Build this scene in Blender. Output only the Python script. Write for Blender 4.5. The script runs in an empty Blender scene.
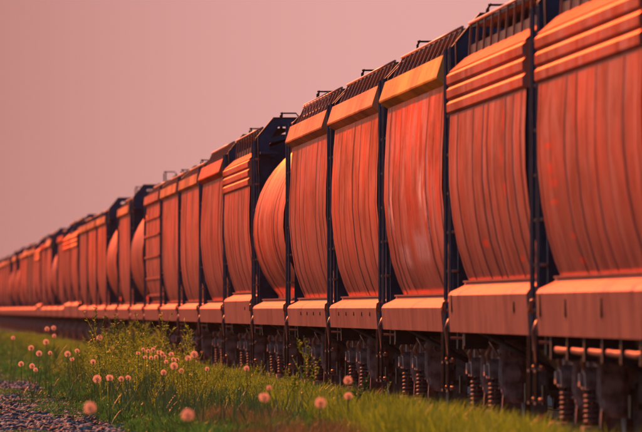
import bpy, math, random
import numpy as np
from mathutils import Vector, Matrix, noise

R = math.radians
random.seed(7)
rng = np.random.default_rng(11)
scn = bpy.context.scene
COL = scn.collection

# ------------------------------------------------------------------ camera
# world: +Y runs along the track away from the camera, rail top is z = 0
cam_d = bpy.data.cameras.new('camera')
cam = bpy.data.objects.new('camera', cam_d)
COL.objects.link(cam)
cam.location = (0, 0, 1.22)
FPX = 11700.0
cam_d.sensor_width = 36
cam_d.lens = FPX / 642 * 36
cam.rotation_euler = (R(90) + math.atan(94 / FPX), 0, -math.atan(421 / FPX))
cam_d.clip_start = 1
cam_d.clip_end = 20000
cam_d.dof.use_dof = True
cam_d.dof.focus_distance = 162
cam_d.dof.aperture_fstop = 8.0
scn.camera = cam

# ------------------------------------------------------------------ light
SUN_EL, SUN_AZ = R(27), R(22)          # azimuth to the left of +Y
sd = bpy.data.lights.new('sun', 'SUN')
sun = bpy.data.objects.new('sun', sd)
COL.objects.link(sun)
ldir = Vector((-math.sin(SUN_AZ) * math.cos(SUN_EL), math.cos(SUN_AZ) * math.cos(SUN_EL), math.sin(SUN_EL)))
sun.rotation_euler = ldir.to_track_quat('Z', 'Y').to_euler()
sun.location = (0, 0, 40)
sd.energy = 5.0
sd.angle = R(0.6)
sd.color = (1.0, 0.195, 0.03)

w = bpy.data.worlds.new('World')
scn.world = w
w.use_nodes = True
nt = w.node_tree
for n in list(nt.nodes):
    nt.nodes.remove(n)
sky = nt.nodes.new('ShaderNodeTexSky')
sky.sky_type = 'NISHITA'
sky.sun_disc = False
sky.sun_elevation = SUN_EL
sky.sun_rotation = -SUN_AZ
sky.dust_density = 2.0
sky.ozone_density = 3.0
tc = nt.nodes.new('ShaderNodeTexCoord')
sep = nt.nodes.new('ShaderNodeSeparateXYZ')
nt.links.new(tc.outputs['Generated'], sep.inputs[0])
mr = nt.nodes.new('ShaderNodeMapRange')
mr.interpolation_type = 'SMOOTHSTEP'
mr.inputs['From Min'].default_value = 0.03
mr.inputs['From Max'].default_value = 0.16
nt.links.new(sep.outputs['Z'], mr.inputs['Value'])
az = nt.nodes.new('ShaderNodeMapRange')
az.interpolation_type = 'SMOOTHSTEP'
az.inputs['From Min'].default_value = -0.02
az.inputs['From Max'].default_value = 0.045
nt.links.new(sep.outputs['X'], az.inputs['Value'])
pk = nt.nodes.new('ShaderNodeMix'); pk.data_type = 'RGBA'
SKS = 0.055
pk.inputs['A'].default_value = (0.215 / SKS, 0.082 / SKS, 0.070 / SKS, 1)
pk.inputs['B'].default_value = (0.425 / SKS, 0.210 / SKS, 0.193 / SKS, 1)
nt.links.new(az.outputs['Result'], pk.inputs['Factor'])
mx = nt.nodes.new('ShaderNodeMix'); mx.data_type = 'RGBA'
nt.links.new(mr.outputs['Result'], mx.inputs['Factor'])
nt.links.new(pk.outputs['Result'], mx.inputs['A'])
nt.links.new(sky.outputs['Color'], mx.inputs['B'])
bg = nt.nodes.new('ShaderNodeBackground')
bg.inputs['Strength'].default_value = SKS
nt.links.new(mx.outputs['Result'], bg.inputs['Color'])
wo = nt.nodes.new('ShaderNodeOutputWorld')
nt.links.new(bg.outputs[0], wo.inputs['Surface'])

scn.view_settings.view_transform = 'Standard'
scn.view_settings.look = 'None'
scn.view_settings.exposure = 0.85
scn.view_settings.gamma = 1
scn.view_settings.use_curve_mapping = False
scn.render.engine = 'CYCLES'
scn.cycles.use_denoising = True
scn.cycles.max_bounces = 5
scn.cycles.transparent_max_bounces = 16
scn.cycles.volume_bounces = 0
scn.cycles.volume_step_rate = 10

# ------------------------------------------------------------------ helpers
def tag(o, label=None, cat=None, group=None, kind=None):
    if label: o['label'] = label
    if cat: o['category'] = cat
    if group: o['group'] = group
    if kind: o['kind'] = kind
    return o

def empty(name, loc, rz=0):
    o = bpy.data.objects.new(name, None)
    o.empty_display_size = 0.2
    o.location = loc
    o.rotation_euler.z = rz
    COL.objects.link(o)
    return o

class MB:
    def __init__(s):
        s.v = []; s.f = []; s.smooth = []
    def add(s, vs, fs, smooth=False):
        n = len(s.v)
        s.v.extend([tuple(v) for v in vs])
        s.f.extend([tuple(i + n for i in f) for f in fs])
        s.smooth.extend([smooth] * len(fs))
    def box(s, x0, x1, y0, y1, z0, z1):
        s.add([(x0,y0,z0),(x1,y0,z0),(x1,y1,z0),(x0,y1,z0),(x0,y0,z1),(x1,y0,z1),(x1,y1,z1),(x0,y1,z1)],
              [(0,3,2,1),(4,5,6,7),(0,1,5,4),(1,2,6,5),(2,3,7,6),(3,0,4,7)])
    def tube(s, pts, r, n=8, smooth=True):
        pts = [Vector(p) for p in pts]
        rs = r if isinstance(r, (list, tuple)) else [r] * len(pts)
        base = len(s.v); rings = []
        for i, p in enumerate(pts):
            if i == 0: d = pts[1] - p
            elif i == len(pts) - 1: d = p - pts[i-1]
            else: d = (pts[i+1] - pts[i-1])
            d.normalize()
            up = Vector((0, 0, 1)) if abs(d.z) < 0.9 else Vector((0, 1, 0))
            a = d.cross(up).normalized(); b = a.cross(d).normalized()
            for k in range(n):
                t = 2 * math.pi * k / n
                s.v.append(tuple(p + (a * math.cos(t) + b * math.sin(t)) * rs[i]))
        for i in range(len(pts) - 1):
            for k in range(n):
                s.f.append((base+i*n+k, base+i*n+(k+1)%n, base+(i+1)*n+(k+1)%n, base+(i+1)*n+k)); s.smooth.append(smooth)
        s.f.append(tuple(base + k for k in range(n))[::-1]); s.smooth.append(False)
        s.f.append(tuple(base + (len(pts)-1)*n + k for k in range(n))); s.smooth.append(False)
    def prism(s, poly, y0, y1, axis='y'):
        # poly: list of (a, b); axis y -> (x, z) swept along y ; axis x -> (y, z) swept along x
        n = len(poly)
        if axis == 'y':
            vs = [(a, y0, b) for a, b in poly] + [(a, y1, b) for a, b in poly]
        else:
            vs = [(y0, a, b) for a, b in poly] + [(y1, a, b) for a, b in poly]
        fs = [(i, (i+1) % n, n + (i+1) % n, n + i) for i in range(n)]
        fs += [tuple(range(n))[::-1], tuple(range(n, 2*n))]
        s.add(vs, fs)
    def lathe(s, prof, c, axis='x', n=24, smooth=True):
        base = len(s.v); m = len(prof)
        for (r, h) in prof:
            for k in range(n):
                t = 2 * math.pi * k / n
                a, b = r * math.cos(t), r * math.sin(t)
                if axis == 'x': s.v.append((c[0] + h, c[1] + a, c[2] + b))
                elif axis == 'z': s.v.append((c[0] + a, c[1] + b, c[2] + h))
                else: s.v.append((c[0] + a, c[1] + h, c[2] + b))
        for i in range(m - 1):
            for k in range(n):
                s.f.append((base+i*n+k, base+i*n+(k+1)%n, base+(i+1)*n+(k+1)%n, base+(i+1)*n+k)); s.smooth.append(smooth)
    def mesh(s, name, mat, fixn=True):
        me = bpy.data.meshes.new(name)
        me.from_pydata(s.v, [], s.f)
        me.polygons.foreach_set('use_smooth', s.smooth)
        me.materials.append(mat)
        if fixn:
            import bmesh
            bm = bmesh.new(); bm.from_mesh(me)
            bmesh.ops.recalc_face_normals(bm, faces=bm.faces)
            bm.to_mesh(me); bm.free()
        return me
    def build(s, name, mat, parent=None, fixn=True):
        return put(name, s.mesh(name, mat, fixn), parent)

def put(name, me, parent=None, loc=(0, 0, 0), rot=(0, 0, 0), mat=None):
    o = bpy.data.objects.new(name, me)
    COL.objects.link(o)
    o.location = loc; o.rotation_euler = rot
    if parent: o.parent = parent
    if mat:
        o.material_slots[0].link = 'OBJECT'
        o.material_slots[0].material = mat
    return o

def np_mesh(name, verts, faces, mat, smooth=False):
    """faces: (n, k) array"""
    me = bpy.data.meshes.new(name)
    nf, k = faces.shape
    me.vertices.add(len(verts)); me.vertices.foreach_set('co', verts.astype(np.float32).ravel())
    me.loops.add(nf * k); me.loops.foreach_set('vertex_index', faces.astype(np.int32).ravel())
    me.polygons.add(nf)
    me.polygons.foreach_set('loop_start', np.arange(0, nf * k, k, dtype=np.int32))
    me.polygons.foreach_set('use_smooth', np.full(nf, smooth))
    me.update(calc_edges=True)
    me.materials.append(mat)
    return me

# ------------------------------------------------------------------ materials
def new_mat(name):
    m = bpy.data.materials.new(name)
    m.use_nodes = True
    nt = m.node_tree
    b = nt.nodes['Principled BSDF']
    return m, nt, b

def N(nt, t, **kw):
    n = nt.nodes.new(t)
    for k, v in kw.items(): setattr(n, k, v)
    return n

def mixc(nt, fac, a, b, blend='MIX'):
    m = N(nt, 'ShaderNodeMix', data_type='RGBA', blend_type=blend)
    for sock, v in (('Factor', fac), ('A', a), ('B', b)):
        s = [i for i in m.inputs if i.name == sock and (i.type == ('VALUE' if sock == 'Factor' else 'RGBA'))][0]
        if isinstance(v, (int, float)): s.default_value = v
        elif isinstance(v, tuple): s.default_value = (*v, 1) if len(v) == 3 else v
        else: nt.links.new(v, s)
    return [o for o in m.outputs if o.type == 'RGBA'][0]

def noise_at(nt, coord, scale, loc=(0, 0, 0), detail=4, rough=0.6, size=1.0):
    mp = N(nt, 'ShaderNodeMapping')
    mp.inputs['Scale'].default_value = scale
    mp.inputs['Location'].default_value = loc
    nt.links.new(coord, mp.inputs[0])
    no = N(nt, 'ShaderNodeTexNoise')
    no.inputs['Scale'].default_value = size
    no.inputs['Detail'].default_value = detail
    no.inputs['Roughness'].default_value = rough
    nt.links.new(mp.outputs[0], no.inputs['Vector'])
    return no.outputs['Fac']

def ramp(nt, fac, lo, hi):
    m = N(nt, 'ShaderNodeMapRange', interpolation_type='SMOOTHSTEP')
    m.inputs['From Min'].default_value = lo
    m.inputs['From Max'].default_value = hi
    nt.links.new(fac, m.inputs['Value'])
    return m.outputs['Result']

def paint(name, base, rust=(0.10, 0.026, 0.014), worn=(0.42, 0.30, 0.27), worn_amt=0.65, rough=0.37, seed=0.0, streak=1.0, marks=(), grime_shade=1.0, sheen=0.42):
    """old railway paint; marks: (y, z, half width, half height, colour) faded lettering and scrapes on the side"""
    m, nt, b = new_mat(name)
    t = N(nt, 'ShaderNodeTexCoord')
    oi = N(nt, 'ShaderNodeObjectInfo')
    va = N(nt, 'ShaderNodeVectorMath', operation='ADD')
    nt.links.new(t.outputs['Object'], va.inputs[0])
    sc = N(nt, 'ShaderNodeVectorMath', operation='SCALE')
    sc.inputs[0].default_value = (37, 91, 23)
    nt.links.new(oi.outputs['Random'], sc.inputs['Scale'])
    nt.links.new(sc.outputs[0], va.inputs[1])
    c = va.outputs[0]
    def scaled(f, k):
        q = N(nt, 'ShaderNodeMath', operation='MULTIPLY'); q.inputs[1].default_value = k
        nt.links.new(f, q.inputs[0]); return q.outputs[0]
    s1 = noise_at(nt, c, (0.5, 0.9, 0.9), (seed, 0, 0), 7, 0.72, 1.3)
    s2 = noise_at(nt, c, (1.0, 3.0, 0.17), (0, seed, 3), 6, 0.74, 1.3)
    p1 = noise_at(nt, c, (0.5, 0.25, 0.8), (seed * 2, 1, 0), 4, 0.6, 1.0)
    sp = noise_at(nt, c, (6, 1.6, 6), (0, 5, seed), 6, 0.75, 1.5)
    col = mixc(nt, ramp(nt, p1, 0.35, 0.65), tuple(x * 0.5 for x in base), tuple(min(1, x * 1.25) for x in base))
    col = mixc(nt, scaled(ramp(nt, s1, 0.46, 0.64), worn_amt), col, worn)
    col = mixc(nt, scaled(ramp(nt, s2, 0.52, 0.74), 0.8 * streak), col, rust)
    col = mixc(nt, scaled(ramp(nt, sp, 0.60, 0.68), 0.85), col, rust)
    so = N(nt, 'ShaderNodeSeparateXYZ'); nt.links.new(t.outputs['Object'], so.inputs[0])
    # weathering plus painted shade, both darkening the lower side
    dz = N(nt, 'ShaderNodeMath', operation='MULTIPLY_ADD'); dz.inputs[1].default_value = -1.5
    nt.links.new(s2, dz.inputs[0]); nt.links.new(so.outputs['Z'], dz.inputs[2])
    gr = N(nt, 'ShaderNodeMapRange', interpolation_type='SMOOTHSTEP')
    gr.inputs['From Min'].default_value = 2.6; gr.inputs['From Max'].default_value = 0.4
    nt.links.new(dz.outputs[0], gr.inputs['Value'])
    col = mixc(nt, scaled(gr.outputs['Result'], grime_shade), col, (0.070, 0.070, 0.092))
    fine = noise_at(nt, c, (8, 5.0, 2.2), (1, 2, 3), 6, 0.8, 1.2)
    for (my, mz, wy, hz, mc) in marks:
        fs_ = []
        for ax, cc, hw in (('Y', my, wy), ('Z', mz, hz)):
            d = N(nt, 'ShaderNodeMath', operation='SUBTRACT'); d.inputs[1].default_value = cc
            nt.links.new(so.outputs[ax], d.inputs[0])
            a = N(nt, 'ShaderNodeMath', operation='ABSOLUTE'); nt.links.new(d.outputs[0], a.inputs[0])
            e = N(nt, 'ShaderNodeMapRange'); e.inputs['From Min'].default_value = hw; e.inputs['From Max'].default_value = hw * 0.45
            nt.links.new(a.outputs[0], e.inputs['Value']); fs_.append(e.outputs[0])
        p = N(nt, 'ShaderNodeMath', operation='MULTIPLY'); nt.links.new(fs_[0], p.inputs[0]); nt.links.new(fs_[1], p.inputs[1])
        q = N(nt, 'ShaderNodeMath', operation='MULTIPLY'); nt.links.new(p.outputs[0], q.inputs[0]); nt.links.new(ramp(nt, fine, 0.38, 0.60), q.inputs[1])
        col = mixc(nt, q.outputs[0], col, mc)
    nt.links.new(col, b.inputs['Base Color'])
    rr = N(nt, 'ShaderNodeMapRange')
    rr.inputs['From Min'].default_value = 0.3; rr.inputs['From Max'].default_value = 0.7
    rr.inputs['To Min'].default_value = rough - 0.14; rr.inputs['To Max'].default_value = rough + 0.26
    nt.links.new(s1, rr.inputs['Value']); nt.links.new(rr.outputs[0], b.inputs['Roughness'])
    b.inputs['Specular IOR Level'].default_value = 0.0
    bp = N(nt, 'ShaderNodeBump'); bp.inputs['Strength'].default_value = 0.3; bp.inputs['Distance'].default_value = 0.01
    nt.links.new(sp, bp.inputs['Height']); nt.links.new(bp.outputs[0], b.inputs['Normal'])
    # dirty paint keeps only a weak sheen, even at a grazing view
    gl = N(nt, 'ShaderNodeBsdfGlossy')
    nt.links.new(mixc(nt, 0.58, col, (1.0, 0.44, 0.30)), gl.inputs['Color'])
    nt.links.new(rr.outputs[0], gl.inputs['Roughness']); nt.links.new(bp.outputs[0], gl.inputs['Normal'])
    ms = N(nt, 'ShaderNodeMixShader'); ms.inputs[0].default_value = sheen
    nt.links.new(b.outputs[0], ms.inputs[1]); nt.links.new(gl.outputs[0], ms.inputs[2])
    nt.links.new(ms.outputs[0], nt.nodes['Material Output'].inputs['Surface'])
    return m

def simple(name, base, rough=0.6, metal=0.0, var=0.25, sc=3.0):
    m, nt, b = new_mat(name)
    t = N(nt, 'ShaderNodeTexCoord')
    n = noise_at(nt, t.outputs['Object'], (sc, sc, sc), (0, 0, 0), 5, 0.65)
    col = mixc(nt, ramp(nt, n, 0.35, 0.65), tuple(x * (1 - var) for x in base), tuple(min(1, x * (1 + var)) for x in base))
    nt.links.new(col, b.inputs['Base Color'])
    b.inputs['Roughness'].default_value = rough
    b.inputs['Metallic'].default_value = metal
    b.inputs['Specular IOR Level'].default_value = 0.12
    return m

def leafy(name, c1, c2, trans=0.45, sc=0.6, rough=0.5):
    m, nt, b = new_mat(name)
    g = N(nt, 'ShaderNodeNewGeometry')
    n = noise_at(nt, g.outputs['Position'], (sc, sc * 0.4, sc), (0, 0, 0), 4, 0.7)
    ri = g.outputs['Random Per Island']
    a = N(nt, 'ShaderNodeMath', operation='ADD')
    nt.links.new(ramp(nt, n, 0.35, 0.65), a.inputs[0])
    h = N(nt, 'ShaderNodeMath', operation='MULTIPLY_ADD'); h.inputs[1].default_value = 1.3; h.inputs[2].default_value = -0.65
    nt.links.new(ri, h.inputs[0]); nt.links.new(h.outputs[0], a.inputs[1]); a.use_clamp = True
    col = mixc(nt, a.outputs[0], c1, c2)
    nt.links.new(col, b.inputs['Base Color'])
    b.inputs['Roughness'].default_value = rough
    tr = N(nt, 'ShaderNodeBsdfTranslucent'); nt.links.new(col, tr.inputs['Color'])
    ms = N(nt, 'ShaderNodeMixShader'); ms.inputs[0].default_value = trans
    nt.links.new(b.outputs[0], ms.inputs[1]); nt.links.new(tr.outputs[0], ms.inputs[2])
    nt.links.new(ms.outputs[0], nt.nodes['Material Output'].inputs['Surface'])
    return m

M = {}
RED_, WHT_, LIL_ = (0.62, 0.03, 0.012), (0.85, 0.80, 0.82), (0.36, 0.36, 0.46)
W_ = (0.28, 0.21, 0.24)
M['tan']   = paint('weathered tan paint', (0.3608, 0.0656, 0.041), worn=W_, seed=1.0)
M['pink']  = paint('faded pink brown paint', (0.4428, 0.07544, 0.04264), worn=W_, seed=4.0)
M['pink_a'] = paint('faded pink brown paint with square marks', (0.4264, 0.07544, 0.0451), worn=W_, seed=2.0, marks=(
    (5.7, 2.71, 0.9, 0.035, RED_), (5.6, 2.50, 0.6, 0.075, RED_), (5.4, 2.37, 0.9, 0.05, RED_), (5.6, 2.20, 0.8, 0.03, RED_), (3.6, 1.88, 0.8, 0.035, RED_), (3.2, 1.66, 0.7, 0.04, RED_)))
M['pink_b'] = paint('faded pink brown paint with rusty drips', (0.3444, 0.0615, 0.03772), worn=W_, seed=14.0, marks=(
    (-3.6, 3.08, 0.45, 0.16, RED_), (-3.2, 2.75, 0.35, 0.12, RED_), (-3.8, 2.40, 0.5, 0.08, RED_), (1.6, 1.9, 0.6, 0.05, RED_), (-4.5, 1.72, 0.5, 0.04, RED_)))
M['orange']= paint('orange red paint', (0.6724, 0.0615, 0.00984), worn=(0.42, 0.29, 0.32), worn_amt=0.75, seed=7.0, marks=(
    (5.6, 2.50, 0.22, 0.30, WHT_), (6.3, 2.34, 0.2, 0.16, WHT_), (5.2, 2.2, 0.25, 0.14, WHT_), (-2.2, 2.62, 0.28, 0.26, WHT_), (-3.2, 2.42, 0.25, 0.22, WHT_), (-3.7, 2.20, 0.3, 0.2, WHT_), (-2.9, 2.78, 0.12, 0.2, WHT_),
    (-1.5, 1.95, 2.4, 0.22, LIL_), (3.2, 1.85, 1.8, 0.16, LIL_)))
M['rust']  = paint('rusty orange paint', (0.5904, 0.082, 0.02296), worn=(0.46, 0.24, 0.2), seed=9.0)
M['red']   = paint('dull red paint', (0.328, 0.041, 0.0246), worn=(0.26, 0.15, 0.16), seed=12.0)
M['gold']  = paint('golden roof edge paint', (0.656, 0.3444, 0.041), worn=(0.8, 0.5, 0.14), worn_amt=0.3, streak=0.4, seed=3.0, grime_shade=0.0)
M['peach'] = paint('peach roof edge paint', (0.574, 0.2214, 0.0902), worn=(0.62, 0.36, 0.22), worn_amt=0.3, streak=0.4, seed=5.0, grime_shade=0.0)
M['redge'] = paint('bright red roof edge paint', (0.574, 0.0492, 0.0164), worn=(0.55, 0.15, 0.1), worn_amt=0.3, seed=6.0, grime_shade=0.0)
M['dark'] = paint('dark brown grey paint', (0.14, 0.05, 0.04), worn=(0.2, 0.13, 0.13), seed=15.0)
M['roofing'] = paint('dull dark roof paint', (0.24, 0.10, 0.085), worn=(0.3, 0.2, 0.2), seed=8.0, grime_shade=0.0, sheen=0.15)  # darker, duller paint for the roof sheets
M['frame'] = simple('steel tinted skylight blue', (0.03, 0.065, 0.12), 0.55, 0.0, 0.3)  # blue of skylit shade is put into the steel colour
M['navy'] = simple('steel tinted shade navy', (0.012, 0.03, 0.065), 0.7, 0.0, 0.3)  # darker copy of the blue steel, with deeper shade in its colour
M['brown'] = simple('dark brown steel', (0.07, 0.04, 0.035), 0.45, 0.0, 0.3)
M['deep']  = simple('dark red end sheet paint', (0.16, 0.03, 0.025), 0.5, 0.0, 0.3)
M['cast']  = simple('dirty cast steel', (0.32, 0.22, 0.21), 0.7, 0.0, 0.45, 6)
M['wheel'] = simple('worn wheel steel', (0.17, 0.13, 0.125), 0.6, 0.0, 0.3, 5)
M['spring']= simple('rusty spring steel', (0.15, 0.095, 0.09), 0.7, 0.0, 0.3, 8)
M['under'] = simple('underframe black paint', (0.030, 0.024, 0.024), 0.6, 0.0, 0.3)
M['olive'] = simple('dusty hopper chute paint', (0.075, 0.055, 0.035), 0.6, 0.0, 0.3)
M['rail']  = simple('rusty rail steel', (0.17, 0.085, 0.055), 0.42, 0.2, 0.25)
M['tie']   = simple('creosoted timber', (0.05, 0.038, 0.03), 0.85, 0.0, 0.4)
M['rung']  = simple('worn handrail steel', (0.42, 0.19, 0.13), 0.4, 0.1, 0.25)
M['white'] = simple('white chalky paint', (0.62, 0.55, 0.53), 0.6, 0.0, 0.15, 9)
M['mark']  = simple('rust red faded lettering paint', (0.46, 0.09, 0.04), 0.5, 0.0, 0.35, 12)
M['slot']  = simple('rusty slot edge', (0.10, 0.035, 0.03), 0.8)
M['stone'] = None

# ------------------------------------------------------------------ ground
def ground_mat():
    m, nt, b = new_mat('verge soil and gravel')
    g = N(nt, 'ShaderNodeNewGeometry')
    P = g.outputs['Position']
    sp = N(nt, 'ShaderNodeSeparateXYZ'); nt.links.new(P, sp.inputs[0])
    n1 = noise_at(nt, P, (1.2, 0.12, 1), (3, 0, 0), 5, 0.65)
    n2 = noise_at(nt, P, (9, 5, 9), (0, 0, 0), 5, 0.75)
    vor = N(nt, 'ShaderNodeTexVoronoi'); vor.inputs['Scale'].default_value = 16
    nt.links.new(P, vor.inputs['Vector'])
    stone = mixc(nt, ramp(nt, n2, 0.35, 0.65), (0.03, 0.035, 0.045), (0.09, 0.09, 0.10))
    stone = mixc(nt, ramp(nt, vor.outputs['Distance'], 0.0, 0.55), stone, (0.02, 0.02, 0.025))
    soil = mixc(nt, ramp(nt, n2, 0.3, 0.7), (0.05, 0.05, 0.018), (0.10, 0.065, 0.04))
    # gravel road for x < ~2.6, verge, ballast for x > ~5.3
    a = N(nt, 'ShaderNodeMath', operation='MULTIPLY_ADD'); a.inputs[1].default_value = 1.6
    nt.links.new(n1, a.inputs[0]); nt.links.new(sp.outputs['X'], a.inputs[2])
    road = ramp(nt, a.outputs[0], 3.25, 3.5)
    c = mixc(nt, road, stone, soil)
    bal = N(nt, 'ShaderNodeMath', operation='MULTIPLY_ADD'); bal.inputs[1].default_value = 0.8
    nt.links.new(n1, bal.inputs[0]); nt.links.new(sp.outputs['X'], bal.inputs[2])
    balf = ramp(nt, bal.outputs[0], 5.45, 5.75)
    c = mixc(nt, balf, c, stone)
    far = ramp(nt, sp.outputs['X'], 12.0, 16.0)
    c = mixc(nt, far, c, soil)
    nt.links.new(c, b.inputs['Base Color'])
    b.inputs['Roughness'].default_value = 0.8
    bp = N(nt, 'ShaderNodeBump'); bp.inputs['Strength'].default_value = 0.8; bp.inputs['Distance'].default_value = 0.04
    nt.links.new(vor.outputs['Distance'], bp.inputs['Height']); bp.invert = True
    nt.links.new(bp.outputs[0], b.inputs['Normal'])
    return m
M['ground'] = ground_mat()

def gz(x):   # ground height
    pts = [(-1e5, -0.24), (2.0, -0.24), (3.0, -0.20), (5.1, -0.22), (5.9, -0.20), (9.2, -0.20), (9.9, -0.26), (1e5, -0.26)]
    return float(np.interp(x, [p[0] for p in pts], [p[1] for p in pts]))
xs = [-6000, -600, -60, -10, 0, 1.0, 1.5, 2.0, 2.5, 3.0, 3.5, 4.0, 4.5, 5.1, 5.9, 7.5, 9.2, 9.9, 20, 80, 800, 6000]
ys = [-400, -50, 0, 40, 80, 120, 160, 200, 260, 320, 400, 500, 650, 800, 1200, 2500, 9000]
vs = [(x, y, gz(x)) for y in ys for x in xs]
nx = len(xs)
fs = [(j*nx+i, j*nx+i+1, (j+1)*nx+i+1, (j+1)*nx+i) for j in range(len(ys)-1) for i in range(nx-1)]
mb = MB(); mb.add(vs, fs)
tag(mb.build('ground', M['ground'], fixn=False), kind='structure')

TX = 7.5            # track centre
for i, gx in enumerate((-0.755, 0.755)):
    mb = MB()
    prof = [(-0.07, -0.17), (0.07, -0.17), (0.07, -0.155), (0.012, -0.14), (0.010, -0.05), (0.036, -0.035), (0.036, -0.004), (0.028, 0), (-0.028, 0), (-0.036, -0.004), (-0.036, -0.035), (-0.010, -0.05), (-0.012, -0.14), (-0.07, -0.155)]
    mb.prism([(TX + gx + a, b) for a, b in prof], 20, 1200)
    tag(mb.build('rail', M['rail']), kind='structure')
mb = MB()
y = 60
while y < 520:
    mb.box(TX - 1.3, TX + 1.3, y, y + 0.22, -0.3, -0.172)
    y += 0.56
tag(mb.build('sleepers', M['tie']), kind='structure')

# stones
def stones(name, n, xr, yr, smin, smax, mask, c1, c2):
    t = (1 + 5 ** 0.5) / 2
    iv = np.array([(-1,t,0),(1,t,0),(-1,-t,0),(1,-t,0),(0,-1,t),(0,1,t),(0,-1,-t),(0,1,-t),(t,0,-1),(t,0,1),(-t,0,-1),(-t,0,1)], float)
    iv /= np.linalg.norm(iv[0])
    ifc = np.array([(0,11,5),(0,5,1),(0,1,7),(0,7,10),(0,10,11),(1,5,9),(5,11,4),(11,10,2),(10,7,6),(7,1,8),(3,9,4),(3,4,2),(3,2,6),(3,6,8),(3,8,9),(4,9,5),(2,4,11),(6,2,10),(8,6,7),(9,8,1)])
    x = rng.uniform(*xr, n); y = rng.uniform(*yr, n)
    k = np.array([mask(a, b) for a, b in zip(x, y)])
    x = x[k]; y = y[k]; n = len(x)
    s = smin + (smax - smin) * rng.random(n) ** 2.2
    V = iv[None] * (0.7 + 0.6 * rng.random((n, 12, 1)))
    V = V * np.stack([s * rng.uniform(0.7, 1.2, n), s * rng.uniform(0.7, 1.3, n), s * rng.uniform(0.5, 0.9, n)], -1)[:, None]
    z = np.array([gz(a) for a in x])
    V += np.stack([x, y, z + s * 0.3], -1)[:, None]
    F = (ifc[None] + (np.arange(n) * 12)[:, None, None]).reshape(-1, 3)
    m, nt, b = new_mat(name + ' stone')
    g = N(nt, 'ShaderNodeNewGeometry')
    n2 = noise_at(nt, g.outputs['Position'], (20, 20, 20), (0, 0, 0), 3, 0.6)
    a = N(nt, 'ShaderNodeMath', operation='MULTIPLY_ADD'); a.inputs[1].default_value = 0.3; nt.links.new(n2, a.inputs[0]); nt.links.new(g.outputs['Random Per Island'], a.inputs[2])
    nt.links.new(mixc(nt, ramp(nt, a.outputs[0], 0.15, 1.1), c1, c2), b.inputs['Base Color'])
    b.inputs['Roughness'].default_value = 0.85
    o = put(name, np_mesh(name, V.reshape(-1, 3), F, m))
    return tag(o, kind='stuff')

def road_edge(x, y):
    t = min(1, max(0, (y - 232) / 45)); t = t * t * (3 - 2 * t)
    return 2.52 - 1.0 * t + 0.22 * noise.noise(Vector((y * 0.055, 3.3, 0))) + 0.16 * noise.noise(Vector((y * 0.3, 1.3, x)))
def gravel_mask(x, y):
    if x > road_edge(x, y): return False
    return True
st = stones('gravel', 75000, (0.2, 3.2), (105, 300), 0.015, 0.075, gravel_mask, (0.012, 0.028, 0.038), (0.09, 0.24, 0.30))
tag(st, 'loose blue grey gravel of the track road beside the verge', 'gravel')
st = stones('ballast', 40000, (5.3, 8.9), (95, 330), 0.02, 0.055, lambda x, y: not (6.68 < x < 6.82), (0.04, 0.035, 0.035), (0.18, 0.16, 0.16))
tag(st, 'dark crushed stone ballast under the hopper cars', 'ballast')

# ------------------------------------------------------------------ hopper cars
PITCH = 17.4
HL = 7.85                       # half length over the side sills
SK = 7.60                       # half length of the curved skin
PROF = {
 'ribbed': [(1.40, 1.50), (1.465, 1.68), (1.535, 1.92), (1.585, 2.20), (1.62, 2.55), (1.625, 2.90), (1.61, 3.31)],
 'eave':   [(1.35, 1.38), (1.425, 1.55), (1.505, 1.80), (1.565, 2.15), (1.60, 2.55), (1.595, 2.95), (1.575, 3.35), (1.545, 3.74)],
 'flat':   [(1.40, 1.38), (1.465, 1.55), (1.525, 1.80), (1.57, 2.15), (1.58, 2.55), (1.58, 2.95), (1.57, 3.35), (1.555, 3.74)],
}
_c = []
for d in (-50, -42, -34, -26, -18, -10, -2, 6, 14, 22, 30, 38, 46, 54, 62, 70, 78):
    _c.append((1.62 * math.cos(R(d)), 2.55 + 1.62 * math.sin(R(d))))
_c[0] = (_c[0][0] + 0.16, _c[0][1] + 0.02)
PROF['round'] = _c

def prof_x(kind, z):
    p = PROF[kind]
    return float(np.interp(z, [q[1] for q in p], [q[0] for q in p]))

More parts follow.
